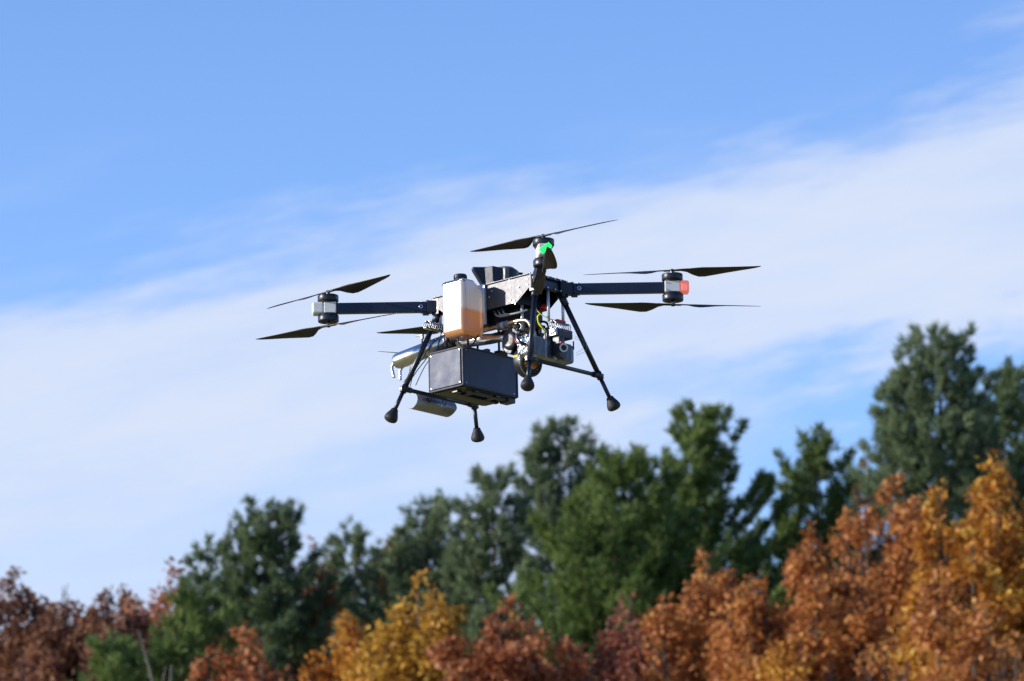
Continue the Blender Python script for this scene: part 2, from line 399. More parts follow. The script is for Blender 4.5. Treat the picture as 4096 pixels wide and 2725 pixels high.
PINES = [  # x, y, height, half width of the visible top, needle kind, leaders, density, label
 (-6.5, 150, 21.2, 1.35, 'dark', 3, 1.0, 'broad dark pine on the left, rising highest beside the maroon brown oaks'),
 (-6.5, 115, 15.0, 1.15, 'mid', 2, 1.0, 'low green pine below the broad dark left pine, right of the maroon oaks'),
 (-4.3, 155, 21.2, 1.10, 'blue', 2, .9, 'grey green pine under the silver muffler, behind the yellow orange maple'),
 (-2.3, 150, 21.4, 1.05, 'blue', 3, .9, 'rounded grey green pine below the hanging heat shield of the drone'),
 (-.5, 148, 21.9, 1.10, 'blue', 2, 1.0, 'twin topped pine behind the rust red oak, right under the lowest drone foot'),
 (1.3, 155, 24.2, 1.10, 'blue', 3, .9, 'ragged pine with open double top just right of the lowest drone foot'),
 (2.8, 140, 21.1, 1.75, 'mid', 3, 1.2, 'wide bright green pine in front of the others, above the dark rust oak'),
 (5.1, 148, 23.4, 1.30, 'mid', 2, 1.15, 'tall pointed green pine against the blue sky patch, below right of the drone'),
 (8.1, 150, 23.1, 1.15, 'mid', 2, 1.0, 'shorter pine between the pointed green pine and the tallest pine'),
 (11.1, 146, 25.3, 1.25, 'blue', 3, .95, 'tallest pine with see-through crown, rising over the orange oaks'),
 (13.0, 149, 24.8, 1.30, 'dark', 3, 1.0, 'dark pine cut by the right edge of the photo, beside the tallest pine'),
 (4.0, 163, 23.4, .85, 'dark', 1, .9, 'dark pine half hidden between the wide bright pine and the pointed green pine'),
 (6.7, 162, 21.6, .85, 'dark', 1, .9, 'dark pine half hidden just right of the pointed green pine'),
 (-1.5, 164, 21.6, .95, 'dark', 1, 1., 'dark pine filling the dip behind the rounded grey green pine'),
 (-5.4, 163, 21.0, .9, 'dark', 1, 1., 'dark pine filling the dip right of the broad dark left pine'),
 (9.7, 160, 23.7, .62, 'dark', 1, .9, 'narrow dark spire of a pine left of the tallest pine'),
 (-3.35, 161, 21.4, 1.0, 'dark', 1, 1.1, 'dark pine filling the dip between the two grey green pines'),
 (11.9, 160, 22.8, .9, 'dark', 1, 1.1, 'dark pine low behind the golden maple, under the tallest pine'),
 (-8.0, 113, 13.8, .95, 'mid', 1, 1., 'lowest green pine at the bottom left, in front of the maroon oaks'),
]
for (x, y, H, rw, kd, ld, dn, lb) in PINES:
    ex = {21.2: [(-.75, .2, -.45), (-1.75, .3, -.9), (.45, -.3, -.1)] if y == 150 else (), 25.3: [(-.75, 0, -.1), (.62, .2, .05), (-1.1, .3, -1.0)], 24.2: [(-.5, 0, -.1), (.75, 0, -.5)], 21.1: [(-.9, -.3, -.5), (.8, 0, -.4), (1.5, .3, -1.2)]}.get(H, ())
    pine(x, y, H - .55, rw * (1.12 if len(ex) == 0 else 1.05), kd, lb, dn * 1.3, 1 if ex else ld, extra=ex)

OAKS = [  # x, y, height, half width, leaf kind, leaves, leaders, label, name
 (-11.7, 132, 17.2, 1.0, 'maroon', 15000, 5, 'maroon brown oak cut by the left edge of the photo', 'oak_tree'),
 (-10.4, 131, 16.9, 1.15, 'maroon', 18000, 7, 'maroon brown oak with three small tips, second from the left edge', 'oak_tree'),
 (-9.2, 129, 16.5, 1.1, 'maroon', 16000, 6, 'dull brown oak next to the low green pines on the left', 'oak_tree'),
 (-8.3, 137, 17.9, .75, 'rust', 9000, 5, 'red brown oak top rising behind the low green pine on the left', 'oak_tree'),
 (-11.1, 141, 17.9, 1.2, 'maroon', 14000, 7, 'brown oak standing behind, filling the gap between the two leftmost maroon oaks', 'oak_tree'),
 (-9.5, 140, 17.7, 1.2, 'maroon', 14000, 7, 'brown oak rising behind the dull brown oak on the left', 'oak_tree'),
 (-10.1, 117, 13.6, 1.5, 'maroon', 16000, 9, 'dark brown bush-like oak at the bottom left corner', 'oak_tree'),
 (-5.2, 110, 13.6, .95, 'rust', 14000, 6, 'small russet oak between the green pines and the tan oak', 'oak_tree'),
 (-4.6, 111, 12.9, 1.3, 'tan', 17000, 9, 'low tan brown oak with pale leaves, in front of the small russet oak', 'oak_tree'),
 (-3.5, 121, 15.0, .64, 'gold', 11000, 5, 'yellow orange maple with rounded top, left of the bright yellow maple', 'maple_tree'),
 (-1.95, 118, 15.5, .78, 'yellow', 16000, 6, 'bright yellow maple, the most yellow tree of the row', 'maple_tree'),
 (-.1, 115, 14.7, 1.1, 'rust', 17000, 7, 'rust red oak with one thin upright tip, right of the bright yellow maple', 'oak_tree'),
 (2.5, 118, 15.1, 1.3, 'darkrust', 18000, 9, 'dark wine red oak below the wide bright green pine', 'oak_tree'),
 (4.0, 116, 15.8, .85, 'orange', 13000, 5, 'orange oak with two small round tips below the pointed green pine', 'oak_tree'),
 (6.0, 113, 15.8, 1.25, 'orange', 21000, 9, 'broad orange oak sloping up to the right, in the middle of the orange group', 'oak_tree'),
 (7.75, 116, 17.3, .85, 'orange', 14000, 5, 'orange oak with the tall steep tip just left of the golden maple', 'oak_tree'),
 (5.2, 106, 13.2, 1.35, 'gold', 18000, 9, 'low gold and orange maple in front of the broad orange oak', 'maple_tree'),
 (9.4, 110, 16.9, 1.08, 'gold', 20000, 8, 'golden orange maple at the right edge, highest of the autumn trees', 'maple_tree'),
 (7.9, 105, 14.0, 1.55, 'orange', 22000, 10, 'brown orange oak in the bottom right corner below the golden maple', 'oak_tree'),
 (9.7, 153, 22.7, .40, 'maroon', 2500, 2, 'thin faded pinkish treetop against the sky, left of the tallest pine', 'oak_tree'),
 (-5.3, 151, 20.3, .42, 'rust', 4000, 3, 'slender russet tree between the broad dark left pine and the grey green pine', 'oak_tree'),
 (-3.22, 151, 20.25, .16, 'orange', 1500, 1, 'small orange treetop peeking between two grey green pines', 'oak_tree'),
]
for (x, y, H, rw, kd, nl, sp, lb, nm) in OAKS:
    big = nl > 6000; broadleaf(x, y, H - .1, rw * (1.2 if big else 1), kd, lb, int(nl * (1.9 if big else 1)), sp + (2 if big else 0), nm, .2, .25 if nl < 3000 else .12, 1.0 if nl == 1500 else 6.5)

def dead_tree():
    root = tree_root('dead_tree', -7.0, 111.5, 'bare pale leaning trunk in front of the low green pine on the left', 'dead tree', None)
    m = MB(); m.tube([(.3, 0, -.3), (.25, 0, 8), (.10, 0, 11.6), (-.05, 0, 12.5), (-.36, 0, 13.6)], [.10, .07, .028, .018, .006], 8, 6)
    m.tube([(.06, 0, 11.9), (.25, .1, 12.4), (.30, .1, 12.9)], [.03, .02, .01], 6, 4); m.build('trunk', PALE, root)
    b = MB()
    for (z, a, l_) in ((11.4, .4, .6), (11.9, 2.6, .5), (12.3, 5.2, .4), (11.0, 3.7, .7)):
        b.tube([(.02, 0, z), (.02 + math.cos(a) * l_ * .6, math.sin(a) * l_ * .6, z + .2), (.02 + math.cos(a) * l_, math.sin(a) * l_, z + .55)], [.022, .014, .006], 5, 4)
    b.build('branch', PALE, root)
dead_tree()

# ------------------------------------------------------------------ the drone
# drone axes: x along the body, y across it, z up.  Metres.
A, B, RA, TH, HM, HH = .289, .0973, .4325, .762, .0443, .0729
AT, BT, ZT, AF, BF, ZF, Q = .2729, .0862, -.0421, .3713, .2502, -.4503, .7736
RC = Matrix(((.7391, .6732, -.0220), (.1817, -.1677, .9690), (.6486, -.7201, -.2463)))
camrot = Matrix.Rotation(R(90 + PITCH), 3, 'X')
drone = bpy.data.objects.new('drone', None); C.objects.link(drone)
DROT = (camrot @ RC); DLOC = Vector((0, 0, 1.7)) + camrot @ Vector((-.0511, .1742, -23.5))
drone.location = DLOC; drone.rotation_euler = DROT.to_euler(); drone.empty_display_size = .3
tag(drone, 'black four-armed drone with stacked propellers and a milky fuel tank, hovering in the sky', 'drone')
CS, SN = math.cos(TH), math.sin(TH)
CORN = {'L': (-1, -1), 'F': (1, -1), 'R': (1, 1), 'B': (-1, 1)}
def rotz(a): return Matrix.Rotation(a, 3, 'Z')

def disc_bolt(m, p, nrm, r=.0035, h=.003): m.lathe([(0, r), (h * .7, r), (h, r * .7)], p, nrm, 10)

def airframe():
    pts = [(-.286, .034), (.256, .034), (.256, -.0175), (.1825, -.070), (-.1825, -.071), (-.25, -.0185), (-.286, -.0185)]
    # core: top deck, belly, inner bulkheads
    m = MB(); m.box((0, 0, .0355), (.57, .186, .003)); m.box((0, 0, -.068), (.362, .186, .003))
    for s in (-1, 1):
        m.box((s * .165, 0, -.018), (.003, .186, .094)); m.box((s * .272, 0, .0295), (.030, .19, .009)); m.box((s * .275, 0, -.0145), (.022, .19, .008))
        m.box((s * .2705, 0, .0075), (.003, .186, .036))
        for t in (-1, 1): m.box((s * .273, t * .0905, .0075), (.036, .0175, .055))
    body = m.build('airframe', M['black_metal'], drone, .0015)
    for s in (-1, 1):
        p = MB(); y = s * B; p.prism([(a, y - .0015, z) for a, z in pts], (0, .003, 0))
        sp = p.build('side_panel', M['anodized'], body, .0006, 1)
        lip = MB(); lip.box((-.0805, y + s * .0045, .0365), (.40, .010, .0028)); lip.box((.19, y + s * .0045, .0365), (.13, .010, .0028)); lip.box((.262, y + s * .002, .0075), (.006, .004, .054))
        lip.build('flange', M['anodized'], body)
        b2 = MB(); b2.box((-.006, y + s * .0075, -.046), (.044, .012, .170)); b2.build('tank_bracket', M['rod'], body, .001)  # paler material stands in for sunlight on the shaded bracket
    # round headed bolts on the near panel, the deck edge and the end frame
    proto = None
    near = [(.245, .018), (.2445, -.006), (.212, -.0335), (.196, -.047), (.171, -.061), (.162, -.066), (.198, -.008), (.05, .004), (.035, -.019), (.0, -.038), (.150, .0), (.15, -.055), (.148, .028), (-.272, .022), (-.272, -.006), (-.255, -.009), (.176, -.074)]
    deck = [(x, -.100) for x in (-.27, -.24, .05, .06, .125, .16, .205, .235, .262)]
    end = [(y, z) for y in (-.06, -.025, .02, .055) for z in (.0295, -.0145)] + [(.088, .028), (.088, .0), (.088, -.013), (-.09, .026), (-.09, -.012)]
    spec = [((x, -B - .0015, z), (0, -1, 0)) for x, z in near] + [((x, y, .0378), (0, 0, 1)) for x, y in deck] + [((.2915 if abs(y) > .08 else .2885, y, z), (1, 0, 0)) for y, z in end] + [((.276, y, .0375), (0, 0, 1)) for y in (-.07, -.03, .01, .05, .085)]
    for p, nrm in spec:
        if proto is None:
            mm = MB(); disc_bolt(mm, (0, 0, 0), (0, 0, 1), .0036, .0042); proto = mm.build('bolt', M['steel'], body); b = proto
        else:
            b = proto.copy(); C.objects.link(b); b.parent = body
        b.matrix_local = Matrix.Translation(p) @ Vector(nrm).to_track_quat('Z', 'Y').to_matrix().to_4x4()
    return body
airframe()

def rbox(c, size, rot, bev, name, material, parent, seg=4):
    return MB().box(c, size, rot).build(name, material, parent, bev, seg, False)

def make_blade(sense, up, name, parent):
    """a twisted tapering blade along +x; sense +1 counter-clockwise seen from above"""
    st = [(.012, .016, 4, .0045), (.035, .017, 10, .0045), (.060, .024, 22, .0042), (.082, .042, 27, .0040), (.105, .058, 26, .0042), (.130, .064, 23, .0042), (.17, .059, 19, .0038), (.22, .049, 15.5, .0032), (.27, .038, 13, .0026), (.315, .027, 11.5, .002), (.345, .018, 10.5, .0015), (.366, .007, 10, .001)]
    prof = [(0, 0), (.12, .75), (.35, 1), (.7, .65), (1, 0), (.7, -.25), (.35, -.4), (.12, -.35)]
    vs = []; n = len(prof)
    for (r, c, p, th) in st:
        pa = R(p); lead = .0085 if r < .07 else .0085 + .004 * min(1, (r - .07) / .05) - .010 * max(0, (r - .13) / .236)
        for (q, hgt) in prof:
            ch = lead - c * q; z0 = hgt * th * .9
            y = ch * math.cos(pa) - z0 * math.sin(pa) * 0; z = ch * math.sin(pa) + z0
            vs.append((r, sense * y, z))
    fs = []
    for i in range(len(st) - 1):
        for k in range(n): m = (k + 1) % n; fs.append((i * n + k, i * n + m, (i + 1) * n + m, (i + 1) * n + k))
    fs += [tuple(range(n)), tuple(range((len(st) - 1) * n, len(st) * n))]
    return MB().add(vs, fs, True).build(name, M['blade'], parent)

PROPS = {('R', 1): (36, -1), ('R', -1): (51, 1), ('L', 1): (-2, -1), ('L', -1): (10, 1), ('F', 1): (6, 1), ('F', -1): (-46, -1), ('B', 1): (-156, 1), ('B', -1): (-116, -1)}
def arm(k):
    sx, sy = CORN[k]; d = Vector((sx * CS, sy * SN, 0)); c = Vector((sx * A, sy * B, 0)); ang = math.atan2(d.y, d.x); rot = rotz(ang)
    tip = c + d * RA
    a = MB().box(c + d * .213, (.378, .030, .0435), rot).build('arm', M['arm_black'], drone, .002)
    m = MB(); m.box(c + d * -.004 , (.050, .038, .050), rot); m.box(c + d * .028 + Vector((0, 0, -.027)), (.026, .022, .012), rot); m.cyl(c + d * .020 + Vector((0, 0, .030)), c + d * .020 + Vector((0, 0, -.030)), .0065, n=12)
    m.build('hinge_bracket', M['black_metal'], a, .0015)
    side = Vector((-d.y, d.x, 0))
    for s in (-1, 1):
        e = MB(); q = c + d * .048 + side * s * .0151
        e.lathe([(0, .0085), (.0015, .0085), (.002, .007)], q, side * s, 20); e.build('emblem', M['steel'], a)
        e = MB(); e.lathe([(0, .0052), (.0009, .0052)], q + side * s * .0018, side * s, 16); e.build('emblem_centre', M['arm_black'], a)
    for (t, s) in ((.046, 1), (.046, -1)):
        e = MB(); disc_bolt(e, c + d * t + Vector((0, 0, s * .0217)), (0, 0, s), .0045, .006); e.build('bolt', M['steel'], a)
    # milky end housing, glowing on two arms
    ext = .012 if k == 'R' else 0
    mt = MB().box(c + d * (RA - .008 + ext / 2), (.050 + ext, .058, .047), rot).build('motor_mount', M['white_plastic'] , a, .0025, 2)
    lens = {'R': 'light_red', 'F': 'white_plastic'}.get(k, 'white_plastic')
    l = MB().box(c + d * (RA + .0425 + ext / 2), (.050 - ext, .057, .050), rot).build('navigation_light', M[lens], a, .009, 4)
    if k == 'R': l['label'] = 'lit red end light'
    if k == 'F':
        rr = rot @ Matrix.Rotation(R(38), 3, 'X')
        g = MB().box(c + d * (RA + .0677) + Vector((.002, .002, .004)), (.004, .050, .023), rr).build('lamp_strip', M['light_green'], a, .0015, 2); g['label'] = 'lit green light'
    for s in (-1, 1):
        for z in (-.015, .015):
            e = MB(); disc_bolt(e, c + d * (RA - .027) + side * s * .029 + Vector((0, 0, z)), side * s, .003, .003); e.build('screw', M['steel'], a)
    for s in (1, -1):
        up = Vector((0, 0, s))
        mo = MB(); mo.lathe([(.0, .034), (.002, .042), (.004, .0435), (.0255, .0435), (.028, .0425), (.028, .034), (.0265, .032)], tip + up * (HM - .0165), up, 40)
        mo.lathe([(0, .007), (.014, .007)], tip + up * (HM + .007), up, 14)
        for q in range(6):
            aa = q * math.pi / 3; v = Vector((math.cos(aa), math.sin(aa), 0)); mo.box(tip + up * (HM + .0110) + v * .02, (.028, .005, .0025), rotz(aa))
        o = mo.build('motor', M['black_metal'], drone)
        wd = MB(); wd.lathe([(0, .038), (.004, .038)], tip + up * (HM - .0200), up, 32); wd.build('winding', mat_winding, o)
        sh = MB(); sh.lathe([(0, .0075), (.006, .0075), (.0065, .006)], tip + up * (HM + .018), up, 14); sh.build('shaft_collar', M['steel'], o)
        phi, sense = PROPS[(k, s)]
        hub = MB(); hc = tip + up * HH; hub.box(hc, (.070, .015, .0045), rotz(R(phi))); hub.lathe([(-.006, .009), (.004, .009), (.0055, .007)], hc, up, 18)
        h = hub.build('propeller', M['blade'], drone, .0008, 1)
        for q in (0, 180):
            bl = make_blade(sense, s, 'blade', h); bl.matrix_local = Matrix.Translation(hc) @ Matrix.Rotation(R(phi + q), 4, 'Z')
mat_winding = mat('dark copper winding', (.035, .016, .010), .5, .5, .5, .3, 200, .1)
for k in CORN: arm(k)

def leg(k):
    sx, sy = CORN[k]; T = Vector((sx * AT, sy * BT, ZT)); F = Vector((sx * AF, sy * BF, ZF)); J = T + (F - T) * Q; d = (F - T).normalized()
    m = MB(); m.cyl(T - d * .012, J, .0108); m.cyl(J, F + d * .012, .0086)
    o = m.build('landing_leg', M['carbon'], drone)
    f = MB(); f.lathe([(-.006, .0115), (-.004, .0145), (.004, .0165), (.014, .0210), (.026, .0262), (.036, .0285), (.043, .0278), (.049, .0235), (.053, .015), (.0545, .004)], F, d, 28); f.build('foot', M['rubber'], o)
    c = MB(); c.cyl(J - d * .017, J + d * .015, .0138); yb = Vector((0, -sy, 0)); c.cyl(J + yb * .004, J + yb * .040, .0118); c.box(J - yb * .012, (.012, .018, .02)); c.build('clamp', M['plastic_black'], o)
    s = MB(); s.cyl(T - d * .02, T + d * .028, .0150); s.box(T + Vector((0, -sy * .004, .018)), (.036, .034, .022)); s.build('socket', M['black_metal'], o)
    b = MB(); disc_bolt(b, J - yb * .0205 + Vector((0, 0, 0)), -yb, .004, .003); b.build('bolt', M['steel'], o)
    return J
J = {k: leg(k) for k in CORN}
for a_, b_ in (('L', 'B'), ('F', 'R')):
    MB().cyl(J[a_] + Vector((0, .02, 0)), J[b_] - Vector((0, .02, 0)), .0086).build('crossbar', M['carbon'], drone)

def fuel_tank(s):
    """hand-can shaped translucent tank with orange fuel in its lower part; s = -1 near side, 1 far side"""
    x0, x1, y0, y1, z0, z1 = -.104, .018, .112, .245, -.192, .044
    def shell(g, zt, sh):
        prof = [(x0 + g, z0 + g + .022), (x0 + g + .022, z0 + g), (x1 - g - .016, z0 + g), (x1 - g, z0 + g + .016), (x1 - g, zt - sh), (x1 - g - sh * .3, zt), (x0 + g + sh * .3, zt), (x0 + g, zt - sh)]
        m = MB(); m.prism([(x, s * (y0 + g), z) for x, z in prof], (0, s * (y1 - y0 - 2 * g), 0)); return m
    # the outer can, its shoulders chamfered towards the body and away from it
    prof = [(y0, z0 + .02), (y0 + .014, z0), (y1 - .02, z0), (y1, z0 + .024), (y1, z1 - .006), (y1 - .006, z1 + .002), (y0 + .060, z1 + .002), (y0 + .012, z1 - .030), (y0, z1 - .052)]
    def can(g, top):
        vs = []
        for (y, z) in prof:
            cy = (y0 + y1) / 2; cz = (z0 + z1) / 2
            yy = y + (g if y < cy else -g); zz = z + (g if z < cz else -g); vs.append((yy, min(zz, top)))
        m = MB(); m.prism([(x0 + g, s * y, z) for y, z in vs], (x1 - x0 - 2 * g, 0, 0)); return m
    t = can(0, 1).build('fuel_tank', M['tank'], drone, .017, 5, True)
    wn = t.modifiers.new('weighted', 'WEIGHTED_NORMAL'); wn.weight = 100; wn.mode = 'FACE_AREA'
    cx, cy = -.062, s * .170
    c = MB(); c.lathe([(-.006, .021), (.018, .021)], (cx, cy, z1 + .002), (0, 0, 1), 28); c.build('filler_neck', M['tank'], t)
    c = MB(); c.lathe([(.016, .0265), (.032, .0265), (.0355, .0245)], (cx, cy, z1 + .002), (0, 0, 1), 30)
    for q in range(24):
        a = q * math.pi / 12; c.box((cx + .0267 * math.cos(a), cy + .0267 * math.sin(a), z1 + .026), (.002, .003, .014), rotz(a))
    c.build('cap', M['plastic_black'], t)
    v = MB(); v.lathe([(0, .007), (.008, .006)], (-.03, s * .20, z0 + .002), (0, 0, -1), 14); v.build('outlet', M['steel'], t)
for s in (-1, 1): fuel_tank(s)

def cowl():
    ang = R(55); u = Vector((math.cos(ang), math.sin(ang), 0)); n = Vector((u.y, -u.x, 0)); c = Vector((-.004, 0, 0))
    P = lambda a, b, z: c + u * a + n * b + Vector((0, 0, z))
    m = MB(); wing = [(-.108, .118), (-.062, .040), (.062, .040), (.102, .104), (.102, .112), (-.108, .126)]
    m.prism([P(a, -.022, z) for a, z in wing], n * .034)
    o = m.build('intake_cowl', M['plastic_black'], drone, .002)
    b = MB(); hi = [(-.062, .012), (-.038, .054), (.006, .0535), (.014, .064), (.030, .072), (.048, .071), (.064, .062), (.076, .044), (.081, .012)]; lo = [(a * .93, q * .95 + .0006) for a, q in hi]
    vs = [P(a, q, .038) for a, q in lo] + [P(a, q, .128 - .02 * (a + .06) / .14) for a, q in hi]
    nn = len(lo); b.add(vs, [tuple(range(nn)), tuple(range(nn, 2 * nn))] + [(i, (i + 1) % nn, (i + 1) % nn + nn, i + nn) for i in range(nn)])
    b.build('cowl_front', M['plastic_black'], o, .003, 2)
    r = MB(); r.prism([P(a, .0125 - .036, z) for a, z in ((-.110, .124), (-.030, .128), (-.030, .1305), (-.110, .1285))], n * .036); r.build('rim', M['dome'], o)
    d = MB(); d.lathe([(0, .046), (.012, .045), (.020, .036), (.025, .018), (.0262, .002)], P(.026, .012, .107), (0, 0, 1), 32); d.build('dome', M['dome'], o)
cowl()

def payload_box():
    x0, x1, y0, y1, z0, z1 = -.250, -.062, -.165, .165, -.383, -.220; c = ((x0 + x1) / 2, (y0 + y1) / 2, (z0 + z1) / 2)
    o = MB().box(c, (x1 - x0, y1 - y0, z1 - z0)).build('payload_box', M['box'], drone, .002)
    # angle profiles along the edges
    e = .007; m = MB()
    for y in (y0, y1):
        for x in (x0, x1): m.box((x, y, c[2]), (e, e, z1 - z0 + .003))
        for z in (z0, z1): m.box((c[0], y, z), (x1 - x0 - e, e, e))
    for x in (x0, x1):
        for z in (z0, z1): m.box((x, c[1], z), (e, y1 - y0 - e, e))
    m.build('edge_trim', M['box_edge'], o, .0012, 1)
    g = MB(); g.box((c[0] - .002, y0 - .0045, c[2]), (.172, .002, .150)); g.build('front_panel', M['box'], o, .001, 1)
    u = MB(); u.box((c[0], c[1], z0 - .0045), (.166, .300, .002)); u.build('base_plate', M['box_under'], o)
    r = MB()
    for x in (-.150, -.092): r.box((x, .01, z0 - .013), (.020, .25, .010))
    for y in (-.07, .06): r.box((-.122, y, z0 - .0115), (.10, .028, .009))
    r.box((-.10, .145, z0 - .012), (.05, .045, .022)); r.box((-.13, -.13, z0 - .010), (.03, .03, .015)); r.build('mounting_rail', M['plastic_black'], o, .0015, 1)
    t = MB(); t.box((c[0], .02, z1 + .018), (.14, .020, .012)); t.box((-.09, .10, z1 + .016), (.03, .05, .022))
    for x in (-.22, -.10):
        for y in (-.09, .10): t.cyl((x, y, z1), (x, y, -.070), .005, n=10)
    t.build('hanger', M['black_metal'], o)
    s = MB()
    for y in (-.145, .145):
        for z in (z0 + .012, z1 - .012): disc_bolt(s, (x1, y, z), (1, 0, 0), .0028, .0012)
    for x in (x0 + .014, x1 - .014):
        for z in (z0 + .013, z1 - .013): disc_bolt(s, (x, y0 - .005, z), (0, -1, 0), .0024, .0014)
    s.build('screw', M['steel'], o)
payload_box()

def exhaust():
    p0 = Vector((-.545, -.05, -.178)); p1 = Vector((-.236, -.05, -.145)); d = (p1 - p0).normalized(); Lm = (p1 - p0).length
    m = MB(); m.lathe([(0, .024), (.003, .0295), (.010, .0325), (.03, .0335), (Lm, .0335)], p0, d, 40)
    o = m.build('muffler', M['chrome'], drone)
    b = MB(); b.lathe([(0, .0345), (.062, .0345)], p1 + d * -.004, d, 40); b.build('sleeve', M['rubber'], o)
    for q in (.30,):
        b = MB(); b.lathe([(0, .0342), (.005, .0342)], p0 + d * q, d, 40); b.build('band', M['steel'], o)
    ch = MB(); ch.lathe([(0, .030), (.03, .027), (.11, .0245), (.17, .022), (.23, .016), (.26, .012)], (-.185, -.045, -.158), (.985, .03, -.11), 32); ch.build('expansion_chamber', M['chrome'], o)
    for pts in ([(-.520, -.062, -.190), (-.546, -.062, -.185), (-.558, -.062, -.200), (-.556, -.060, -.225), (-.551, -.058, -.246)], [(-.478, -.042, -.200), (-.512, -.042, -.202), (-.528, -.042, -.214), (-.530, -.042, -.235), (-.531, -.042, -.258)]):
        MB().tube(pts, .0064, 14).build('tailpipe', M['steel'], o)
    h = MB(); h.tube([(-.20, -.062, -.150), (-.08, -.062, -.141), (.055, -.062, -.139), (.12, -.062, -.137), (.178, -.062, -.139), (.208, -.060, -.148), (.222, -.055, -.175), (.225, -.050, -.225)], .0112, 18)
    e = h.build('exhaust_pipe', M['header'], drone)
    s = MB(); s.lathe([(0, .015), (.052, .015)], (.048, -.062, -.1395), (1, 0, .02), 24); s.build('coupler', M['silicone'], e)
    for x in (.052, .060, .085, .093):
        s = MB(); s.lathe([(0, .0158), (.003, .0158)], (x, -.062, -.1393), (1, 0, .02), 24); s.build('hose_clamp', M['wire'], e)
    # small stud with wing nut on top of the muffler
    w_ = MB(); w_.cyl((-.395, -.05, -.135), (-.395, -.05, -.095), .0035, n=10); w_.box((-.395, -.05, -.100), (.012, .010, .018)); w_.box((-.405, -.055, -.092), (.045, .006, .004)); w_.build('clamp_stud', M['black_metal'], o)
exhaust()

def isolator(c, name='vibration_isolator'):
    """wire rope isolator: two bars along y with loops of cable between them"""
    x, y, z = c; m = MB(); m.box((x, y, z + .012), (.014, .104, .006)); m.box((x, y, z - .014), (.014, .104, .006))
    o = m.build(name, M['black_metal'], drone, .001, 1); lp = MB(); n = 9
    for i in range(n):
        yy = y - .044 + .088 * i / (n - 1); pts = []
        for k in range(13):
            a = 2 * math.pi * k / 12; pts.append((x + .021 * math.sin(a), yy + .004 * math.sin(a * .5), z - .001 + .0165 * math.cos(a)))
        lp.tube(pts, .0019, 6, 2)
    lp.build('wire_rope', M['steel'], o)
for c in ((.285, .045, -.165), (.150, -.02, -.160), (-.27, -.112, -.088), (-.27, .06, -.092)): isolator(c)
for (x, y, z0, z1) in ((.27, -.002, -.150, -.012), (.27, .087, -.152, -.012), (.1675, -.05, -.175, -.070), (.1675, .06, -.175, -.070), (-.262, -.08, -.078, -.02), (-.262, .05, -.078, -.02)):
    MB().cyl((x, y, z0), (x, y, z1), .0062, n=16).build('support_rod', M['rod'], drone)

